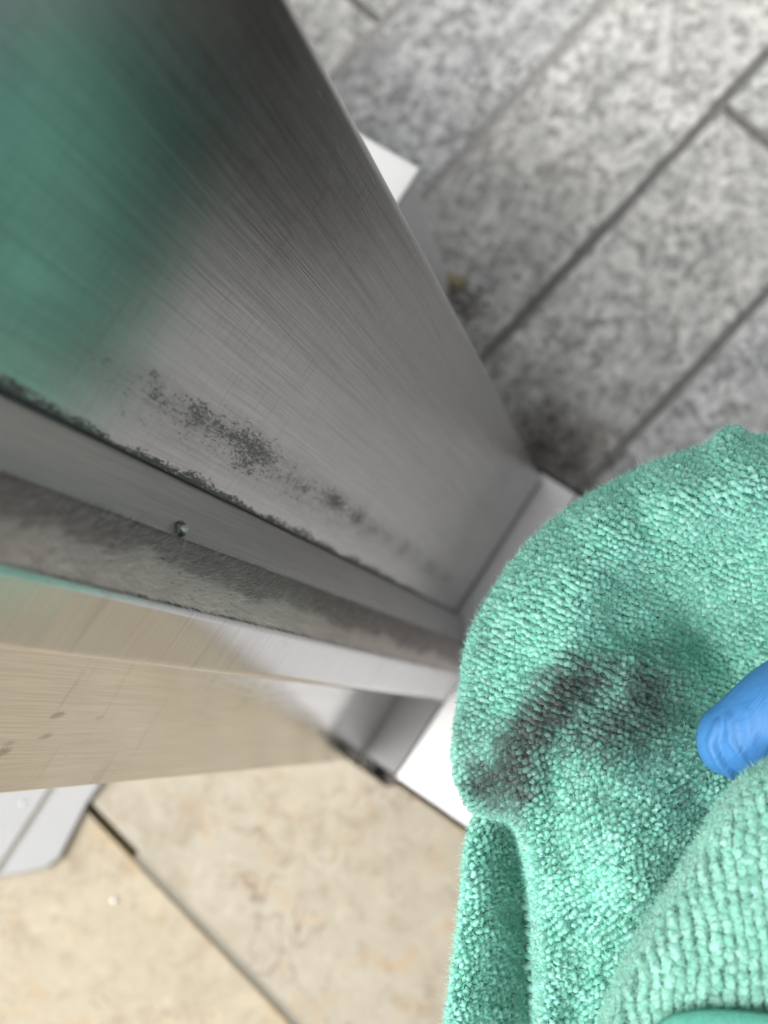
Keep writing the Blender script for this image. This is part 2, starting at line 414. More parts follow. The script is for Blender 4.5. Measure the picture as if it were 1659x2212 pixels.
def strip_part(name, prof, mat, zs, grime=None):
    P = np.array(prof); nP = len(P)
    Vv = np.array([(x, y, z) for z in zs for x, y in prof])
    T = [(i * nP + j, i * nP + (j + 1) % nP, (i + 1) * nP + (j + 1) % nP, (i + 1) * nP + j) for i in range(len(zs) - 1) for j in range(nP)]
    gr = np.zeros(len(Vv))
    if grime:
        for (x, z, wx, wz, a, sh) in grime:
            dz = Vv[:, 2] - z; dx = Vv[:, 0] - x - sh * dz
            gr = np.maximum(gr, a * np.exp(-(dx / wx) ** 2 - (dz / wz) ** 2))
    o = fast_mesh(name, Vv, np.array(T), mat, fr, True, {'grime': gr})
    bm = bmesh.new(); bm.from_mesh(o.data); bm.verts.ensure_lookup_table()
    bm.faces.new([bm.verts[j] for j in range(nP - 1, -1, -1)]); bm.to_mesh(o.data); bm.free()
    e = o.modifiers.new('split', 'EDGE_SPLIT'); e.split_angle = math.radians(40)
    return o
zsd = np.concatenate([np.linspace(.004, .64, 260), [.8, 1.2, 1.7, TOP]])
def lin(p, q, n): return [(p[0] + (q[0] - p[0]) * t, p[1] + (q[1] - p[1]) * t) for t in np.linspace(0, 1, n)]
# seal holder: a sloped strip out from the groove
strip_part('seal_holder', [(-.0285, .142), (-.0285, .1212), (-.0276, .1206), (-.0176, .1288), (-.0170, .1300), (-.0170, .142)], M_HOLDER, zsd)
prism('groove_filler', rect(-.0169, -.0166, .1326, .142), .004, TOP, simple('groove_grime', (.13, .125, .115), .9, 0, .4, 400), fr)
# edge strip (folded cover) standing proud, its bottom corner eased
gb = []
for px, py, a in ((610, 1385, .5), (700, 1415, .45), (690, 1440, .4), (860, 1460, .6), (330, 1350, .3)):
    p = on_y(px, py, .1118); gb.append((p[0], p[2], .0014, .012, a, .15))
strip_part('edge_strip', [(-.0575, .1335)] + lin((-.0575, .1128), (-.0568, .1120), 3) + lin((-.0560, .1114), (-.0416, .1108), 14) + [(-.0409, .1113), (-.0408, .1335)], M_BAND, np.concatenate([[.010], zsd[3:]]), gb)
# the flat behind and below it
gs = []
for px, py, rr, a in ((125, 1545, 9, .9), (215, 1550, 9, .6), (100, 1590, 9, .75), (5, 1625, 12, .9), (140, 1635, 8, .5), (20, 1605, 10, .6), (300, 1500, 6, .4), (330, 1480, 6, .4), (230, 1480, 6, .4)):
    p = on_y(px, py, .1345); gs.append((p[0], p[2], rr / F * .5, .006, a, -.12))
strip_part('side_panel', [(-.1098, .2310), (-.1098, .1352), (-.1091, .1345)] + lin((-.1080, .1345), (-.0580, .1345), 60) + [(-.0290, .1345), (-.0290, .2310)], M_SIDE, zsd, gs)

# brush seal: felt core and a coat of short fibres
def fbm1(x, seed):
    r = np.random.default_rng(seed); y = np.zeros_like(x)
    for k, (f, a) in enumerate(((9, 1), (21, .7), (47, .45), (110, .3), (260, .15))): y += a * np.sin(x * f * 6.283 / 1 + r.uniform(0, 6.28)) 
    return y / 2.2
BC = [(-.0287, .135), (-.0287, .1205), (-.0296, .1175), (-.0318, .1148), (-.0346, .1134), (-.0375, .1127), (-.0398, .1124), (-.0407, .1128), (-.0407, .135)]
n = NT('felt_core')
M_CORE = n.set(Base_Color=n.mix(n.noise(300), (.20, .185, .18), (.34, .315, .30)), Roughness=.95)
core = strip_part('brush_seal', BC, M_CORE, zsd)
def make_pile():
    N = 130000
    z = rng.uniform(.004, .64, N)
    path = np.array(BC[1:8]); seg = np.linalg.norm(np.diff(path, axis=0), axis=1); cum = np.concatenate([[0], np.cumsum(seg)])
    s = rng.uniform(0, cum[-1], N)
    i = np.clip(np.searchsorted(cum, s) - 1, 0, len(seg) - 1); t = (s - cum[i]) / seg[i]
    p = path[i] + (path[i + 1] - path[i]) * t[:, None]
    # smooth normals round the section
    ang0 = np.radians(np.array([-5, -20, -45, -62, -68, -76, -84]))       # direction the fibres leave
    ang = np.interp(s, cum, ang0)
    nrm = np.stack([np.cos(ang), np.sin(ang), 0 * ang], 1)
    # combed waves: fibres lean up or down in patches
    lean = .5 * fbm1(z * 1.7 + s * 9, 3) + rng.normal(0, .35, N)
    side = rng.normal(0, .35, N)
    tang = np.stack([-nrm[:, 1], nrm[:, 0], 0 * s], 1)
    d = nrm + tang * side[:, None] + np.array([0, 0, 1]) * (lean - .35)[:, None]
    d /= np.linalg.norm(d, axis=1)[:, None]
    frac = s / cum[-1]
    edge = np.interp(z, [0, .35, .55], [.74, .56, .46]) - .12 * fbm1(z * .9, 8) - .03 * fbm1(z * 3, 9)
    pale = np.clip((frac - edge) / .06 + rng.normal(0, .6, N), 0, 1)
    L = rng.uniform(.0009, .0018, N) * (1 + .45 * pale * np.clip(.6 + .6 * fbm1(z * 2.1, 5), .1, 1.4))
    base = np.stack([p[:, 0], p[:, 1], z], 1)
    wv = np.cross(d, rng.normal(size=(N, 3))); wv /= np.linalg.norm(wv, axis=1)[:, None]
    wv *= (rng.uniform(.00004, .00008, N))[:, None]
    bend = rng.normal(0, .0003, (N, 3))
    a0, a1 = base - wv, base + wv
    m = base + d * (L * .6)[:, None] + bend
    b0, b1 = m - wv * .8, m + wv * .8
    tip = base + d * L[:, None] + bend * 2.6 - np.array([0, 0, .0003])
    Vv = np.concatenate([a0, a1, b0, b1, tip]); ix = np.arange(N)
    T = np.concatenate([np.stack([ix, ix + N, ix + 3 * N], 1), np.stack([ix, ix + 3 * N, ix + 2 * N], 1), np.stack([ix + 2 * N, ix + 3 * N, ix + 4 * N], 1)])
    at1 = np.tile(pale, 5); rnd = np.tile(rng.uniform(0, 1, N), 5)
    m_ = NT('pile_fibre')
    dark = m_.mix(m_.attr('rnd'), (.30, .28, .27), (.86, .81, .78)); pl = m_.mix(m_.attr('rnd'), (.72, .68, .64), (.98, .94, .91))
    pc = m_.mix(m_.attr('pale'), dark, pl); m_.set(Base_Color=pc, Roughness=.8); m_.translucent(pc, .45)
    o = fast_mesh('pile', Vv, T, m_.m, core, True, {'pale': at1, 'rnd': rnd}); o['kind'] = 'stuff'
make_pile()

# little screw poking out between strip and brush
def lathe(name, prof, mat, parent, seg=20):
    Vv, Fc = [], []
    for r, h in prof:
        for k in range(seg):
            a = 2 * math.pi * k / seg; Vv.append((r * math.cos(a), r * math.sin(a), h))
    for i in range(len(prof) - 1):
        for k in range(seg): Fc.append((i * seg + k, i * seg + (k + 1) % seg, (i + 1) * seg + (k + 1) % seg, (i + 1) * seg + k))
    Fc.append(tuple(range(seg))); Fc.append(tuple(range((len(prof) - 1) * seg, len(prof) * seg)))
    return mesh_obj(name, Vv, Fc, mat, parent, True)
M_ZINC = simple('zinc_screw', (.55, .57, .56), .28, 1.0, .35, 300)
p = on_y(392, 1158, .1205)
prof = [(.0021, -.004)]
for k in range(7): prof += [(.0021, -.003 + k * .0009), (.0026, -.0026 + k * .0009)]
prof += [(.0012, .0042), (.0002, .0055)]
sc = lathe('screw', prof, M_ZINC, None)
sc.rotation_euler = Vector((.55, -.75, .35)).to_track_quat('Z', 'Y').to_euler(); sc.scale = (.75, .75, .75); sc.location = (p[0] + .0004, p[1] + .0022, p[2])
bpy.context.view_layer.update()
sc.parent = fr; sc.matrix_parent_inverse = fr.matrix_basis.inverted()

# ------------------------------------------------------------------ things beside the post
M_WHITE = simple('white_coated_metal', (.52, .53, .52), .35, 0, .04, 40)
M_GREYC = simple('grey_coated_metal', rgb(225, 224, 225), .45, .15, .05, 50)
pl_ = empty('corner_plinth', (.10, .3, 0)); tag(pl_, 'pale grey plinth with bright white top behind the outer edge of the post', 'plinth')
def hull_box(name, bot, top, zb, zt, mat, parent, bevel=.0012):
    V = [(x, y, zb) for x, y in bot] + [(x, y, zt) for x, y in top]
    o = mesh_obj(name, V, [(3, 2, 1, 0), (4, 5, 6, 7)] + [(i, (i + 1) % 4, 4 + (i + 1) % 4, 4 + i) for i in range(4)], mat, parent)
    b = o.modifiers.new('bevel', 'BEVEL'); b.width = bevel; b.segments = 2; b.limit_method = 'ANGLE'
    return o
zt = .17
c1 = at(910, 362, zt); cb = at(955, 615, 0)
xr, yf = c1[0], c1[1]
hull_box('plinth_body', rect(.0735, cb[0] - .001, yf + .009, 1.2), rect(.0735, xr - .0015, yf + .004, 1.2), -.02, zt - .004, M_GREYC, pl_)
prism('white_top', rect(.0735, xr, yf, 1.2), zt - .004 + .0002, zt, M_WHITE, pl_, .0015)

n = NT('grey_cover_plate')
M_PLATE = n.set(Base_Color=n.mix(n.math('MULTIPLY', n.ramp(n.voro(60), .12, .22, 1, 0), n.ramp(n.noise(20), .45, .6)), n.mix(n.noise(30), rgb(138, 139, 140), rgb(152, 152, 150)), rgb(140, 140, 134)), Roughness=.45, Metallic=.1)
ip = empty('cover_plate', (-.2, .3, 0)); tag(ip, 'flat grey metal cover plate with rounded corner lying on beige tiles', 'cover plate')
zp = .004
pa, pb, pc, pd = at(215, 1690, zp), at(187, 1737, zp), at(128, 1853, zp), at(100, 1876, zp)
pe, pf = at(40, 1888, zp), at(-60, 1905, zp)
yb = pb[1]
poly = [(pf[0] - .06, pf[1] + .02), (pf[0], pf[1]), (pe[0], pe[1]), (pd[0], pd[1]), (pc[0], pc[1]), (pb[0], pb[1]), (pa[0], pb[1] - .0005), (-.113, yb - .001), (-.113, yb + .20), (pf[0] - .06, yb + .20)]
poly = [(float(x), float(y)) for x, y in poly]
gy = float(at(60, 1790, zp)[1])
front = clip(poly, 0, -1, -gy); back = clip(poly, 0, 1, gy + .0022)
prism('plate', front, .0, zp, M_PLATE, ip, .0012)
prism('plate', back, .0, zp - .0008, M_PLATE, ip, .0010)
prism('groove_filler', clip(clip(poly, 0, 1, gy), 0, -1, -(gy + .0022)), .0, zp - .0022, simple('groove_dirt', rgb(140, 138, 124), .9), ip)

# ------------------------------------------------------------------ grit, pebble, crumbs
def blob(name, loc, r, mat, seed, sub=2, flat=.6):
    bm = bmesh.new(); bmesh.ops.create_icosphere(bm, subdivisions=sub, radius=1)
    rr = random.Random(seed); ph = [rr.uniform(0, 6) for _ in range(6)]
    for v in bm.verts:
        f = 1 + .18 * math.sin(3 * v.co.x + ph[0]) + .16 * math.sin(3.7 * v.co.y + ph[1]) + .12 * math.sin(5 * v.co.z + ph[2])
        v.co *= f * r; v.co.z *= flat
    me = bpy.data.meshes.new(name); bm.to_mesh(me); bm.free(); me.materials.append(mat)
    me.polygons.foreach_set('use_smooth', [True] * len(me.polygons))
    o = bpy.data.objects.new(name, me); C.objects.link(o); o.location = loc; return o
p = at(985, 610, 0)
tag(blob('pebble', (p[0], p[1], .001), .0052, simple('pebble_yellow', rgb(150, 140, 112), .7, 0, .2, 200), 3), 'small yellowish pebble on grey paving beside the post edge', 'pebble')
def grit():
    Vs, Ts, cols = [], [], []
    bm = bmesh.new(); bmesh.ops.create_icosphere(bm, subdivisions=1, radius=1)
    bv = np.array([v.co[:] for v in bm.verts]); bt = np.array([[v.index for v in f.verts] for f in bm.faces]); bm.free()
    k = 0
    cen = [(at(1195, 985)[:2], .012, 240), (at(1215, 1010)[:2], .010, 120), (at(1005, 655)[:2], .006, 140), (at(1165, 960)[:2], .008, 60), (np.array([-.1085, .1325]), .0035, 70), (np.array([-.1085, .1150]), .002, 25)]
    for c, sg, N in cen:
        for _ in range(N):
            x, y = c + rng.normal(0, sg, 2)
            if -.106 < x < .0725 or (x < 0 and (y > .1335 or x < -.1125)): continue
            r = rng.uniform(.0004, .0013)
            Vs.append(bv * r * rng.uniform(.6, 1.3, 3) + np.array([x, y, -.0026])); Ts.append(bt + k); k += len(bv)
            cols.append(np.full(len(bv), rng.uniform()))
    m = NT('sandy_grit')
    m.set(Base_Color=m.mix(m.attr('rnd'), (.05, .047, .043), (.27, .25, .22)), Roughness=.9)
    o = fast_mesh('grit', np.concatenate(Vs), np.concatenate(Ts), m.m, None, True, {'rnd': np.concatenate(cols)})
    tag(o, 'sandy brown grit gathered on the paving at the foot of the post', 'grit', kind='stuff')
grit()
M_CR = simple('crumb_white', (.85, .84, .80), .7, 0, .05)
p = at(246, 1945, 0); tag(blob('crumb', (p[0], p[1], .0), .0015, M_CR, 5), 'tiny white crumb lying on the yellower beige tile', 'crumb')
p = at(48, 1735, zp); tag(blob('crumb', (p[0], p[1], zp + .0003), .0012, M_CR, 9), 'tiny white crumb lying on the grey cover plate', 'crumb')

# ------------------------------------------------------------------ cloth
Z0 = .405
PX = (H - Z0) / F            # metres per photo pixel at the cloth
def catmull(P, n, closed=True):
    P = np.array(P, float); out = []
    m = len(P)
    for i in range(m):
        p0, p1, p2, p3 = P[(i - 1) % m], P[i], P[(i + 1) % m], P[(i + 2) % m]
        for t in np.linspace(0, 1, n, endpoint=False):
            out.append(.5 * ((2 * p1) + (-p0 + p2) * t + (2 * p0 - 5 * p1 + 4 * p2 - p3) * t * t + (-p0 + 3 * p1 - 3 * p2 + p3) * t ** 3))
    return np.array(out)
def gauss(q, cx, cy, sx, sy, ang=0):
    a = math.radians(ang); dx, dy = q[:, 0] - cx, q[:, 1] - cy
    u, v = dx * math.cos(a) + dy * math.sin(a), -dx * math.sin(a) + dy * math.cos(a)
    return np.exp(-(u / sx) ** 2 - (v / sy) ** 2)
def seg_dist(q, pts):
    pts = np.array(pts, float); d = np.full(len(q), 1e9)
    for a, b in zip(pts[:-1], pts[1:]):
        ab = b - a; t = np.clip(((q - a) @ ab) / (ab @ ab), 0, 1)
        d = np.minimum(d, np.linalg.norm(q - (a + t[:, None] * ab), axis=1))
    return d
def vnoise(q, sc, seed):
    r = np.random.default_rng(seed); y = np.zeros(len(q))
    for k in range(7):
        a = r.uniform(0, 6.28); f = r.uniform(.6, 1.6) / sc * 6.28
        y += np.sin((q[:, 0] * math.cos(a) + q[:, 1] * math.sin(a)) * f + r.uniform(0, 6.28))
    return y / 3.5
class Pillow:
    """closed, rounded fold of cloth: outline in plan, roll radius at the rim, relief on top"""
    def __init__(s, outline, centre, r, zbase, relief, nsub=6, nin=46, sag=.05, shear=False):
        s.rim = catmull(outline, nsub); s.c = np.array(centre, float); s.r = r; s.zb = zbase; s.relief = relief
        m = len(s.rim); phis = np.radians(np.linspace(-90, 78, 13)); rows = []; zz = []
        d = s.c - s.rim; L = np.linalg.norm(d, axis=1)[:, None]; d = d / L
        for ph in phis:
            ins = r * (1 - math.cos(ph)); rows.append(s.rim + d * np.minimum(ins, L * .5)); zz.append(np.full(m, -r * (1 - math.sin(ph))))
        i0 = np.minimum(r * (1 - math.cos(phis[-1])), L * .5)
        for t in np.linspace(0, 1, nin + 1)[1:]:
            t2 = t * .985
            rows.append(s.rim + d * (i0 + (L - i0) * t2)); zz.append(np.full(m, -r * (1 - math.sin(phis[-1])) * (1 - min(1, t * 6)) ** 2))
        q = np.concatenate(rows); z = np.concatenate(zz) * PX
        up = np.concatenate([np.full(m, max(0, min(1, .5 + .5 * math.sin(ph)))) for ph in phis] + [np.ones(m)] * nin)
        if shear: up[:] = 1
        h = z + s.relief(q) * up + s.zb
        s.q = q; s.P = np.array([at(a[0], a[1], zz_) for a, zz_ in zip(q, h)])
        nr = len(rows); T = []
        for i in range(nr - 1):
            for j in range(m):
                T.append((i * m + j, i * m + (j + 1) % m, (i + 1) * m + (j + 1) % m, (i + 1) * m + j))
        s.T = np.array(T); s.m = m; s.nr = nr
        # orient outward (up on top)
        a, b, c_ = s.P[s.T[-1, 0]], s.P[s.T[-1, 1]], s.P[s.T[-1, 2]]
        if np.cross(b - a, c_ - a)[2] < 0: s.T = s.T[:, ::-1]
        # close: caps
        bot = s.P[:m].mean(0); bot[2] = min(s.P[:m, 2].min(), zbase - sag)
        s.P = np.vstack([s.P, bot]); s.q = np.vstack([s.q, s.c])
        s.extra = [[j, (j + 1) % m, nr * m] for j in range(m)] + [list(range((nr - 1) * m, nr * m))]
    def tris(s):
        return np.concatenate([s.T[:, [0, 1, 2]], s.T[:, [0, 2, 3]]])
def ridge_line(q): return seg_dist(q, [(1440, 1450), (1330, 1438), (1235, 1462), (1160, 1545), (1118, 1640), (1122, 1740), (1150, 1900), (1170, 2080), (1172, 2400)])
def relief_main(q):
    rd = ridge_line(q)
    h = .007 * np.exp(-(rd / 55) ** 2)
    h += .014 * gauss(q, 1240, 1290, 150, 110, -30)
    h += .013 * gauss(q, 1560, 1070, 240, 75, -12)
    h -= .033 * gauss(q, 1590, 1420, 250, 160, 25)
    h -= .010 * gauss(q, 1480, 1560, 120, 70, -30)
    h += .016 * gauss(q, 1340, 1860, 130, 190, 18)
    h -= .014 * gauss(q, 1040, 1690, 75, 95)
    h += .003 * gauss(q, 1400, 1190, 190, 40, 25)
    h -= .008 * gauss(q, 1480, 1980, 60, 220, 30)
    h += .0014 * vnoise(q, 210, 4) + .0005 * vnoise(q, 80, 5)
    return h
main = Pillow([(1850, 930), (1740, 940), (1659, 950), (1618, 950), (1590, 931), (1560, 942), (1535, 968), (1480, 986), (1400, 1014), (1330, 1050), (1265, 1086), (1200, 1132), (1140, 1190), (1085, 1262),
               (1042, 1335), (1016, 1400), (1006, 1470), (993, 1560), (985, 1640), (998, 1700), (1030, 1752), (1095, 1766), (1126, 1800), (1150, 1900), (1162, 2050), (1166, 2250), (1180, 2420), (1500, 2440), (1880, 2420), (1900, 1700), (1900, 1200)],
              (1480, 1560), 75, Z0, relief_main)
flap = Pillow([(1048, 1735), (1015, 1820), (1003, 1950), (987, 2080), (970, 2220), (955, 2400), (1120, 2440), (1290, 2400), (1290, 2050), (1250, 1850), (1170, 1715), (1100, 1700)],
              (1140, 2060), 48, Z0 - .040, lambda q: -.00017 * (np.minimum(q[:, 0], 1190) - 1150) + .004 * gauss(q, 1060, 2000, 70, 240) - .004 * gauss(q, 1150, 1950, 40, 260) + .0006 * vnoise(q, 120, 9), 8, 26, .04, True)
front = Pillow([(1740, 1628), (1665, 1652), (1604, 1692), (1548, 1765), (1500, 1848), (1452, 1925), (1400, 2003), (1352, 2092), (1312, 2200), (1270, 2420), (1560, 2460), (1900, 2440), (1920, 2000), (1880, 1650)],
               (1640, 2080), 85, Z0 + .040, lambda q: .004 * gauss(q, 1620, 1950, 160, 260, 20) + .0006 * vnoise(q, 160, 6), 8, 30)
under = Pillow([(1640, 1010), (1500, 1030), (1380, 1060), (1270, 1130), (1190, 1210), (1130, 1290), (1075, 1390), (1060, 1500), (1045, 1620), (1060, 1800), (1060, 2000), (1100, 2200), (1300, 2300), (1560, 2300), (1760, 2200), (1800, 1800), (1790, 1300)],
                (1420, 1650), 100, Z0 - .036, lambda q: .002 * vnoise(q, 200, 12), 6, 12, .03)
def stain_of(q):
    q = q + np.stack([vnoise(q, 60, 21), vnoise(q, 60, 22)], 1) * 14
    s = .90 * np.exp(-(seg_dist(q, [(1275, 1470), (1225, 1480), (1175, 1545), (1125, 1600), (1108, 1655), (1115, 1700)]) / 64) ** 2)
    s = np.maximum(s, .85 * gauss(q, 1265, 1490, 70, 50, 20))
    s = np.maximum(s, .84 * gauss(q, 1390, 1495, 80, 85))
    s = np.maximum(s, .72 * gauss(q, 1330, 1565, 165, 105, -15))
    s = np.maximum(s, .85 * gauss(q, 1060, 1690, 80, 75))
    s = np.maximum(s, .45 * gauss(q, 1035, 1580, 55, 120))
    s = np.maximum(s, .28 * gauss(q, 1050, 1400, 45, 70))
    s = np.maximum(s, .26 * np.exp(-(seg_dist(q, [(1128, 1800), (1152, 1930), (1166, 2060), (1172, 2300)]) / 26) ** 2))
    s = np.maximum(s, .35 * gauss(q, 1480, 1730, 60, 22, 60))
    s = np.maximum(s, .30 * np.exp(-(seg_dist(q, [(1520, 1850), (1400, 2030), (1330, 2200)]) / 30) ** 2))
    s = np.maximum(s, .2 * gauss(q, 1350, 1220, 70, 22, 35))
    return s
cloth = empty('cleaning_cloth', at(1300, 1600, Z0 - .02)); bpy.context.view_layer.update()
tag(cloth, 'stained mint green terry cleaning cloth bunched in a gloved hand', 'cloth')
n = NT('cloth_weave')
M_CLOTH = n.set(Base_Color=n.mix(n.ramp(n.attr('stain'), .1, .8), n.mix(n.noise(500), (.022, .15, .105), (.045, .23, .165)), (.05, .045, .04)), Roughness=.9)
for nm, P in (('main_fold', main), ('side_fold', flap), ('front_fold', front), ('under_fold', under)):
    o = fast_mesh(nm, P.P, P.T, M_CLOTH, cloth, True, {'stain': stain_of(P.q) if P in (main, front) else .2 * stain_of(P.q)})
    bm = bmesh.new(); bm.from_mesh(o.data); bm.verts.ensure_lookup_table()
    for e in P.extra: bm.faces.new([bm.verts[k] for k in e])
    bmesh.ops.recalc_face_normals(bm, faces=bm.faces); bm.to_mesh(o.data); bm.free()
    P.obj = o
# terry loops: little arches of yarn standing on the folds
def arch(seg=6, sides=5):
    Vv, T = [], []
    for i in range(seg + 1):
        a = math.pi * (i / seg); c = np.array([-math.cos(a) * .50, 0, math.sin(a) * .52 - .10])
        tdir = np.array([math.sin(a), 0, math.cos(a) * .9]); tdir /= np.linalg.norm(tdir)
        nn = np.array([0, 1, 0]); bb = np.cross(tdir, nn)
        rr = .40 * (1 + .22 * math.sin(a))
        for k in range(sides):
            b = 2 * math.pi * k / sides + i * .35
            Vv.append(c + rr * (math.cos(b) * nn + math.sin(b) * bb))
    for i in range(seg):
        for k in range(sides):
            a, b = i * sides + k, i * sides + (k + 1) % sides
            T += [(a, b, b + sides), (a, b + sides, a + sides)]
    return np.array(Vv), np.array(T)
AV, AT = arch()
def surf_samples(P, spacing_row, spacing_col, row_ang, jit, seed, zlim=-9):
    """loops laid in rows over the top, by rejection on the rolled rim"""
    r = np.random.default_rng(seed)
    tri = P.tris(); A, B, Cc = P.P[tri[:, 0]], P.P[tri[:, 1]], P.P[tri[:, 2]]
    nr = np.cross(B - A, Cc - A); ar = np.linalg.norm(nr, axis=1) / 2 + 1e-12; nr = nr / (2 * ar[:, None])
    q2 = P.q[tri]
    # dense random pool, then thin to the row pattern / a minimum distance
    N = int(ar.sum() / (spacing_row * spacing_col * PX * PX) * 26)
    idx = r.choice(len(tri), N, p=ar / ar.sum())
    u, v = r.uniform(size=N), r.uniform(size=N); fl = u + v > 1; u[fl], v[fl] = 1 - u[fl], 1 - v[fl]
    pos = A[idx] + (B[idx] - A[idx]) * u[:, None] + (Cc[idx] - A[idx]) * v[:, None]
    qq = q2[idx, 0] + (q2[idx, 1] - q2[idx, 0]) * u[:, None] + (q2[idx, 2] - q2[idx, 0]) * v[:, None]
    nn = nr[idx]
    keep = np.ones(N, bool)
    ra = math.radians(row_ang) if not callable(row_ang) else row_ang(qq)
    e1 = np.stack([np.cos(ra) * np.ones(N), np.sin(ra) * np.ones(N)], 1); e2 = np.stack([-e1[:, 1], e1[:, 0]], 1)
    # rows by world distance: use a metric position (flattened) so steep rims keep their loops
    wq = qq + np.stack([vnoise(qq, 170, seed + 5), vnoise(qq, 170, seed + 6)], 1) * 7
    wq = wq - np.array([1350, 1500])
    zone = (ra * 1000).astype(int) if callable(row_ang) else np.zeros(N, int)
    rowc = (wq * e2).sum(1) / spacing_row; colc = (wq * e1).sum(1) / spacing_col
    rowi = np.round(rowc); off = np.where(rowi % 2 == 0, 0, .5); coli = np.round(colc + off)
    dev = np.hypot((rowc - rowi), (colc + off - coli) * .8)
    flat = nn[:, 2] > .40
    best = {}
    for k in np.argsort(dev):
        if flat[k] and dev[k] < .62: best.setdefault((int(zone[k]), int(rowi[k]), int(coli[k])), k)
    isb = np.zeros(N, bool); isb[list(best.values())] = True
    order = np.concatenate([np.where(isb)[0], np.where(~flat)[0]])
    # greedy min-distance
    dmin = min(spacing_row, spacing_col) * PX * .74; cell = {}
    sel = []
    for k in order:
        p = pos[k]
        if p[2] < zlim: continue
        c = (int(p[0] / dmin), int(p[1] / dmin), int(p[2] / dmin)); ok = True
        for dx in (-1, 0, 1):
            for dy in (-1, 0, 1):
                for dz in (-1, 0, 1):
                    for o in cell.get((c[0] + dx, c[1] + dy, c[2] + dz), ()):
                        if (p[0] - o[0]) ** 2 + (p[1] - o[1]) ** 2 + (p[2] - o[2]) ** 2 < dmin * dmin: ok = False; break
                    if not ok: break
                if not ok: break
            if not ok: break
        if ok: cell.setdefault(c, []).append(p); sel.append(k)
    sel = np.array(sel)
    return pos[sel] + r.normal(0, jit, (len(sel), 3)), nn[sel], qq[sel], (ra[sel] if callable(row_ang) else np.full(len(sel), ra))
def loops(P, sr, sc_, ang, lx, ly, lz, seed, jit=.00010, stainf=1.0, tone=0.0):
    pos, nn, qq, ra = surf_samples(P, sr, sc_, ang, jit, seed, P.zb - .045)
    r = np.random.default_rng(seed + 1); N = len(pos)
    # row direction in the world
    dxy = np.stack([np.cos(ra), np.sin(ra)], 1)
    ex = at(1301, 1600, Z0) - at(1300, 1600, Z0); ey = at(1300, 1601, Z0) - at(1300, 1600, Z0)
    t = dxy[:, :1] * ex + dxy[:, 1:] * ey; t /= np.linalg.norm(t, axis=1)[:, None]
    yaw = r.normal(0, .18, N); t2 = np.cross(nn, t); t = t * np.cos(yaw)[:, None] + t2 * np.sin(yaw)[:, None]
    t -= nn * (t * nn).sum(1)[:, None]; t /= np.linalg.norm(t, axis=1)[:, None] + 1e-9
    nj = nn + r.normal(0, .28, (N, 3)); nj /= np.linalg.norm(nj, axis=1)[:, None]
    b = np.cross(nj, t); b /= np.linalg.norm(b, axis=1)[:, None] + 1e-9
    s = r.uniform(.80, 1.22, N)
    A = AV[None] * np.array([lx, ly, lz])[None, None] * PX
    A = A * s[:, None, None] + r.normal(0, .6 * PX, (N, len(AV), 3))
    Vv = pos[:, None] + A[..., :1] * t[:, None] + A[..., 1:2] * b[:, None] + A[..., 2:] * nj[:, None]
    T = (AT[None] + (np.arange(N) * len(AV))[:, None, None]).reshape(-1, 3)
    st = stain_of(qq) * stainf
    o = fast_mesh('terry_loops', Vv.reshape(-1, 3), T, M_LOOP, P.obj, True, {'stain': np.repeat(st, len(AV)), 'rnd': np.repeat(r.uniform(size=N), len(AV)), 'tone': np.full(N * len(AV), tone)})
    o['kind'] = 'stuff'; print('loops', N)
n = NT('terry_yarn')
g = n.mix(n.attr('rnd'), (.27, .79, .63), (.50, .95, .84))
g = n.mix(n.math('MULTIPLY', n.attr('tone'), .5), g, n.mix(n.attr('rnd'), (.33, .63, .51), (.48, .76, .65)))
g = n.mix(n.ramp(n.noise(2600, None, 3), .35, .7, 0, .25), g, (.12, .54, .38))
sm = n.math('ADD', n.attr('stain'), n.math('MULTIPLY', n.math('SUBTRACT', n.noise(420, None, 3, .65), .5), .8))
sm = n.math('ADD', sm, n.math('MULTIPLY', n.math('SUBTRACT', n.attr('rnd'), .5), .25))
g = n.mix(n.math('MULTIPLY', n.ramp(sm, -.05, 1.12), n.ramp(n.attr('stain'), .02, .3)), g, (.050, .060, .057))
M_LOOP = n.set(Base_Color=g, Roughness=.9, Specular_IOR_Level=.15, Sheen_Weight=.35, Sheen_Roughness=.6, Normal=n.bump(n.noise(2200, None, 3, .7), .5, .0006))
def main_rows(q):
    low = q[:, 1] > 1590 + .12 * (q[:, 0] - 1200) + 18 * vnoise(q, 90, 77)
    return np.radians(np.where(low, -34, 21))
loops(main, 13.4, 12.6, main_rows, 9.5, 12.6, 15, 31)
loops(under, 24, 28, 20, 20, 22, 16, 61, stainf=.2)
loops(flap, 13, 13.5, -38, 9.5, 13, 14, 41, stainf=.3)
loops(front, 27, 8.5, 84, 13, 24, 10, 51, jit=.00006, stainf=.6, tone=1.0)

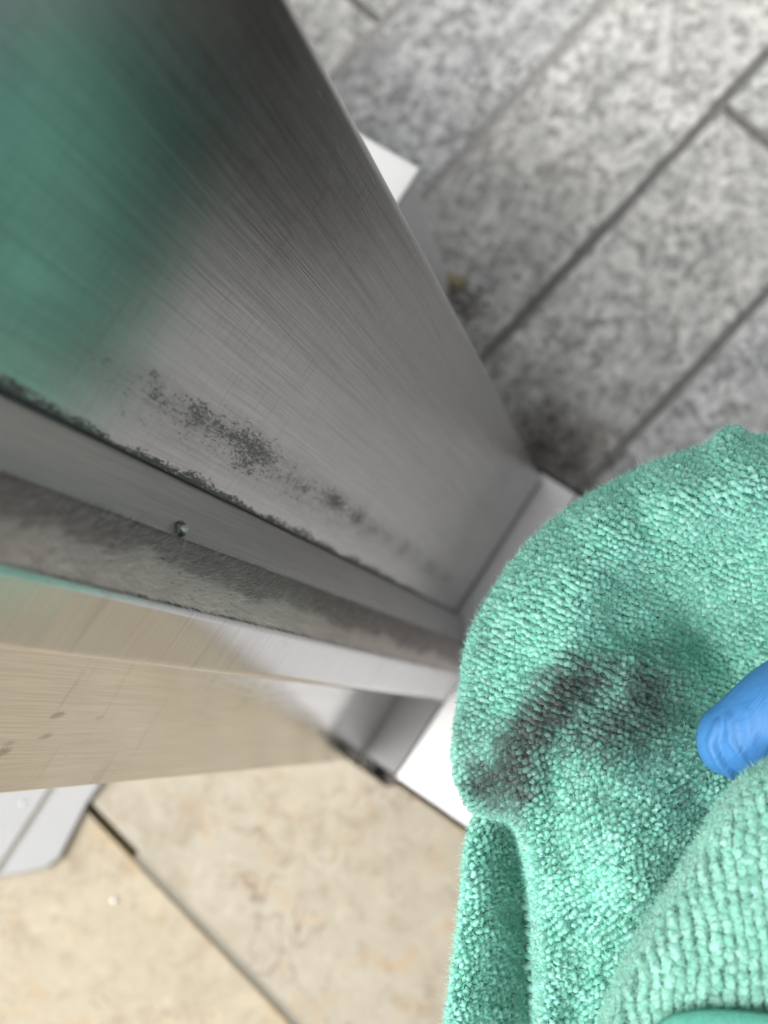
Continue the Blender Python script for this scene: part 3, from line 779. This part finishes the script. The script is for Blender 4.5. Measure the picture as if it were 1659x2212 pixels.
def fuzz(P, N, seed, stainf=1.0, tone=0.0):
    r = np.random.default_rng(seed); tri = P.tris(); A, B, Cc = P.P[tri[:, 0]], P.P[tri[:, 1]], P.P[tri[:, 2]]
    nr = np.cross(B - A, Cc - A); ar = np.linalg.norm(nr, axis=1) + 1e-12; nr /= ar[:, None]
    i = r.choice(len(tri), N, p=ar / ar.sum()); u, v = r.uniform(size=N), r.uniform(size=N); f = u + v > 1; u[f], v[f] = 1 - u[f], 1 - v[f]
    p = A[i] + (B - A)[i] * u[:, None] + (Cc - A)[i] * v[:, None]; q = P.q[tri[i, 0]]
    p = p + nr[i] * r.uniform(4, 10, N)[:, None] * PX
    d = nr[i] * .35 + r.normal(0, .8, (N, 3)); d /= np.linalg.norm(d, axis=1)[:, None]
    w_ = np.cross(d, r.normal(size=(N, 3))); w_ /= np.linalg.norm(w_, axis=1)[:, None]; w_ *= r.uniform(.00003, .00006, N)[:, None]
    L = r.uniform(.0007, .0020, N)[:, None]; b = r.normal(0, .00025, (N, 3))
    Vv = np.concatenate([p - w_, p + w_, p + d * L * .5 + b + w_, p + d * L * .5 + b - w_, p + d * L + b * 2.5]); k = np.arange(N)
    T = np.concatenate([np.stack([k, k + N, k + 2 * N], 1), np.stack([k, k + 2 * N, k + 3 * N], 1), np.stack([k + 3 * N, k + 2 * N, k + 4 * N], 1)])
    o = fast_mesh('lint', Vv, T, M_LOOP, P.obj, True, {'stain': np.tile(stain_of(q) * stainf, 5), 'rnd': np.tile(r.uniform(size=N), 5), 'tone': np.full(5 * N, tone)}); o['kind'] = 'stuff'
fuzz(main, 300000, 71); fuzz(flap, 70000, 72, .3); fuzz(front, 110000, 73, .6, 1.0)
# smooth hem band on the front fold
M_HEM = simple('hem_tape', (.15, .58, .44), .85, 0, .25, 900, .6)
def tube(name, pts, wid, thick, mat, parent, seg=14, close_pts=6):
    P = catmull(pts, 8, False)[:-16] if False else np.array(pts)
    Vv, T = [], []
    for i, p in enumerate(P):
        d = P[min(i + 1, len(P) - 1)] - P[max(i - 1, 0)]; d /= np.linalg.norm(d); up = np.array([0, 0, 1.]); sd_ = np.cross(d, up); sd_ /= np.linalg.norm(sd_); u2 = np.cross(sd_, d)
        e = math.sin(math.pi * min(1, (i + .6) / 3) / 2)
        for k in range(seg):
            a = 2 * math.pi * k / seg; Vv.append(p + sd_ * math.cos(a) * wid * e + u2 * math.sin(a) * thick * e)
    m = len(P)
    for i in range(m - 1):
        for k in range(seg):
            a, b = i * seg + k, i * seg + (k + 1) % seg; T.append((a, b, b + seg, a + seg))
    return fast_mesh(name, np.array(Vv), np.array(T), mat, parent, True)
hz = Z0 + .0455
hp = [at(x, y, hz + dz) for x, y, dz in ((1395, 2270, -.004), (1430, 2254, -.001), (1470, 2244, 0), (1520, 2237, .001), (1570, 2237, .001), (1620, 2241, .001), (1670, 2248, .001), (1730, 2256, .001), (1800, 2250, 0))]
tube('hem', hp, 46 * PX, .0026, M_HEM, cloth)

# ------------------------------------------------------------------ gloved hand
hand = empty('person', (.30, -.20, 0)); bpy.context.view_layer.update()
tag(hand, 'person in a blue nitrile glove pressing a thumb onto the green cloth', 'person')
n = NT('blue_nitrile')
wr = n.noise(1, n.map((90, 260, 120), rot=(0, 0, math.radians(35))), 3, .6, 1.0)
M_GLOVE = n.set(Base_Color=n.mix(n.noise(120), (.052, .22, .53), (.072, .28, .62)), Roughness=.55, Normal=n.bump(wr, .25, .003), Subsurface_Weight=.05)
def hand_mesh():
    zt_ = Z0 + .0105
    J = {}
    def add(k, px, py, z, r): J[k] = (at(px, py, z), r * PX)
    # thumb, tip to root; then palm, fingers curled beneath the cloth, wrist and forearm
    add('t0', 1506, 1604, zt_ - .002, 52); add('t1', 1562, 1604, zt_ + .000, 81); add('t2', 1622, 1582, zt_ + .002, 97); add('t3', 1690, 1536, zt_ + .004, 110); add('t4', 1790, 1478, zt_ + .004, 108); add('t5', 1930, 1430, zt_ - .004, 112); add('t6', 2080, 1420, zt_ - .016, 130)
    add('p0', 2200, 1480, Z0 - .034, 170); add('p1', 2030, 1500, Z0 - .056, 150); add('wr', 2400, 1430, Z0 - .015, 170); add('fa', 2600, 1410, Z0 - .005, 185)
    E_ = [('t0', 't1'), ('t1', 't2'), ('t2', 't3'), ('t3', 't4'), ('t4', 't5'), ('t5', 't6'), ('t6', 'p0'), ('p0', 'p1'), ('p0', 'wr'), ('wr', 'fa')]
    for f, (y0, L, x0) in enumerate(((1330, 1.0, 1900), (1450, 1.12, 1880), (1570, 1.05, 1900), (1690, .85, 1940))):
        for k, (dx, dz, rr) in enumerate(((0, -.040, 92), (-190, -.043, 80), (-330, -.036, 72), (-400, -.026, 62))):
            add(f'f{f}{k}', x0 + dx * L * .75, y0 + dx * .05, Z0 + dz - .034, rr)
            if k: E_.append((f'f{f}{k-1}', f'f{f}{k}'))
        E_.append(('p1', f'f{f}0'))
    keys = list(J); idx = {k: i for i, k in enumerate(keys)}
    me = bpy.data.meshes.new('glove'); me.from_pydata([tuple(J[k][0]) for k in keys], [(idx[a], idx[b]) for a, b in E_], []); me.update()
    o = bpy.data.objects.new('glove', me); C.objects.link(o)
    md = o.modifiers.new('skin', 'SKIN'); md.use_smooth_shade = True; md.branch_smoothing = .5
    for k, v in zip(keys, me.skin_vertices[0].data): v.radius = (J[k][1], J[k][1]); v.use_root = (k == 'p0')
    sb = o.modifiers.new('sub', 'SUBSURF'); sb.levels = sb.render_levels = 4
    dg = bpy.context.evaluated_depsgraph_get(); dg.update()
    m2 = bpy.data.meshes.new_from_object(o.evaluated_get(dg)); bpy.data.objects.remove(o)
    Vv = np.empty(len(m2.vertices) * 3); m2.vertices.foreach_get('co', Vv); Vv = Vv.reshape(-1, 3)
    nn = np.empty(len(m2.vertices) * 3); m2.vertices.foreach_get('normal', nn); nn = nn.reshape(-1, 3)
    # creases of loose glove at the tip: ridges running across the thumb
    ex = at(1301, 1600, Z0) - at(1300, 1600, Z0); ey = at(1300, 1601, Z0) - at(1300, 1600, Z0)
    o0 = at(1300, 1600, Z0)
    q = np.stack([1300 + (Vv - o0) @ ex / (ex @ ex), 1600 + (Vv - o0) @ ey / (ey @ ey)], 1)
    def crease(pts, wdt, amp): return amp * np.exp(-(seg_dist(q, pts) / wdt) ** 2)
    h = .9 * (crease([(1545, 1560), (1528, 1600), (1545, 1640), (1575, 1668)], 7, .0009) - crease([(1556, 1565), (1545, 1600), (1560, 1640), (1585, 1665)], 6, .0008))
    h += .9 * crease([(1570, 1545), (1568, 1590), (1600, 1640)], 8, .0009) + crease([(1652, 1490), (1640, 1540), (1655, 1590)], 9, .0007) + crease([(1600, 1530), (1610, 1600)], 10, .0005)
    Vv = Vv + nn * (h * (nn[:, 2] > 0))[:, None]
    m2.vertices.foreach_set('co', Vv.ravel()); m2.materials.clear(); m2.materials.append(M_GLOVE)
    m2.polygons.foreach_set('use_smooth', [True] * len(m2.polygons)); m2.update()
    m2.name = 'glove'
    o2 = bpy.data.objects.new('glove', m2); C.objects.link(o2); o2.parent = hand; o2.matrix_parent_inverse = hand.matrix_basis.inverted()
hand_mesh()

def skin_part(name, joints, edges, mat, root, levels=2):
    keys = list(joints); idx = {k: i for i, k in enumerate(keys)}
    me = bpy.data.meshes.new(name); me.from_pydata([joints[k][0] for k in keys], [(idx[a], idx[b]) for a, b in edges], []); me.update()
    o = bpy.data.objects.new(name, me); C.objects.link(o)
    md = o.modifiers.new('skin', 'SKIN'); md.use_smooth_shade = True
    for k, v in zip(keys, me.skin_vertices[0].data): r = joints[k][1]; v.radius = (r, r) if not isinstance(r, tuple) else r; v.use_root = (k == root)
    sb = o.modifiers.new('sub', 'SUBSURF'); sb.levels = sb.render_levels = levels
    me.materials.append(mat)
    o.parent = hand; o.matrix_parent_inverse = hand.matrix_basis.inverted(); return o
# the rest of the crouching cleaner: beside the doorway, seen only as a dark blur in the brushed metal
M_TR = simple('dark_cotton', (.018, .019, .021), .9, 0, .2, 150)
M_JK = simple('dark_jacket', (.022, .025, .024), .85, 0, .2, 150)
M_SHOE = simple('black_leather', (.012, .012, .012), .5)
M_SKIN = simple('skin', (.50, .30, .22), .5, 0, .05)
M_HAIR = simple('dark_hair', (.02, .015, .012), .7)
wr_ = at(2560, 1412, Z0 - .006)
tr = {'p': ((.56, -.36, .50), .12), 'h1': ((.54, -.25, .47), .095), 'k1': ((.185, -.085, .46), .066), 'a1': ((.215, -.07, .10), .050), 'b1': ((.22, -.075, .07), .046),
      'h2': ((.54, -.46, .46), .095), 'k2': ((.23, -.33, .45), .066), 'a2': ((.245, -.20, .10), .050), 'b2': ((.25, -.20, .07), .048), 'w': ((.53, -.34, .62), .12)}
skin_part('trousers', tr, [('p', 'h1'), ('h1', 'k1'), ('k1', 'a1'), ('a1', 'b1'), ('p', 'h2'), ('h2', 'k2'), ('k2', 'a2'), ('a2', 'b2'), ('p', 'w')], M_TR, 'p')
jk = {'b': ((.53, -.34, .60), .125), 'c': ((.40, -.27, .86), .14), 's': ((.28, -.22, 1.04), .11), 'n': ((.22, -.19, 1.11), .058),
      'sr': ((.26, -.06, 1.02), .062), 'er': ((.30, -.08, .72), .048), 'wr': (tuple(wr_), .036), 'sl': ((.29, -.40, 1.02), .062), 'el': ((.30, -.49, .76), .048), 'wl': ((.24, -.42, .56), .036)}
skin_part('jacket', jk, [('b', 'c'), ('c', 's'), ('s', 'n'), ('s', 'sr'), ('sr', 'er'), ('er', 'wr'), ('s', 'sl'), ('sl', 'el'), ('el', 'wl')], M_JK, 'b')
hd = {'n': ((.22, -.19, 1.10), .052), 'j': ((.16, -.16, 1.16), .062), 'c': ((.15, -.155, 1.22), .085), 't': ((.16, -.16, 1.27), .07), 'o': ((.085, -.125, 1.18), .013)}
skin_part('head', hd, [('n', 'j'), ('j', 'c'), ('c', 't'), ('j', 'o')], M_SKIN, 'n')
skin_part('hair', {'a': ((.170, -.165, 1.255), .086), 'b': ((.18, -.17, 1.29), .070)}, [('a', 'b')], M_HAIR, 'a')
skin_part('hand', {'a': ((.245, -.425, .565), .030), 'b': ((.20, -.40, .525), (.038, .018)), 'c': ((.17, -.385, .50), .010), 'd': ((.18, -.365, .50), .010), 'e': ((.165, -.405, .505), .010), 'f': ((.175, -.425, .51), .009), 'g': ((.20, -.36, .53), .011)},
          [('a', 'b'), ('b', 'c'), ('b', 'd'), ('b', 'e'), ('b', 'f'), ('b', 'g')], M_SKIN, 'a')
for (hx, hy, tx, ty) in ((.235, -.10, .055, -.03), (.265, -.21, .05, -.115)):
    d = Vector((tx - hx, ty - hy, 0)).normalized()
    skin_part('shoe', {'h': ((hx, hy, .045), .040), 'a': ((hx + d.x * .02, hy + d.y * .02, .085), .047), 'm': ((hx + d.x * .10, hy + d.y * .10, .040), .040), 't': ((tx + .03 * -d.x, ty - .03 * d.y, .030), .036)},
              [('h', 'a'), ('h', 'm'), ('m', 't')], M_SHOE, 'h')
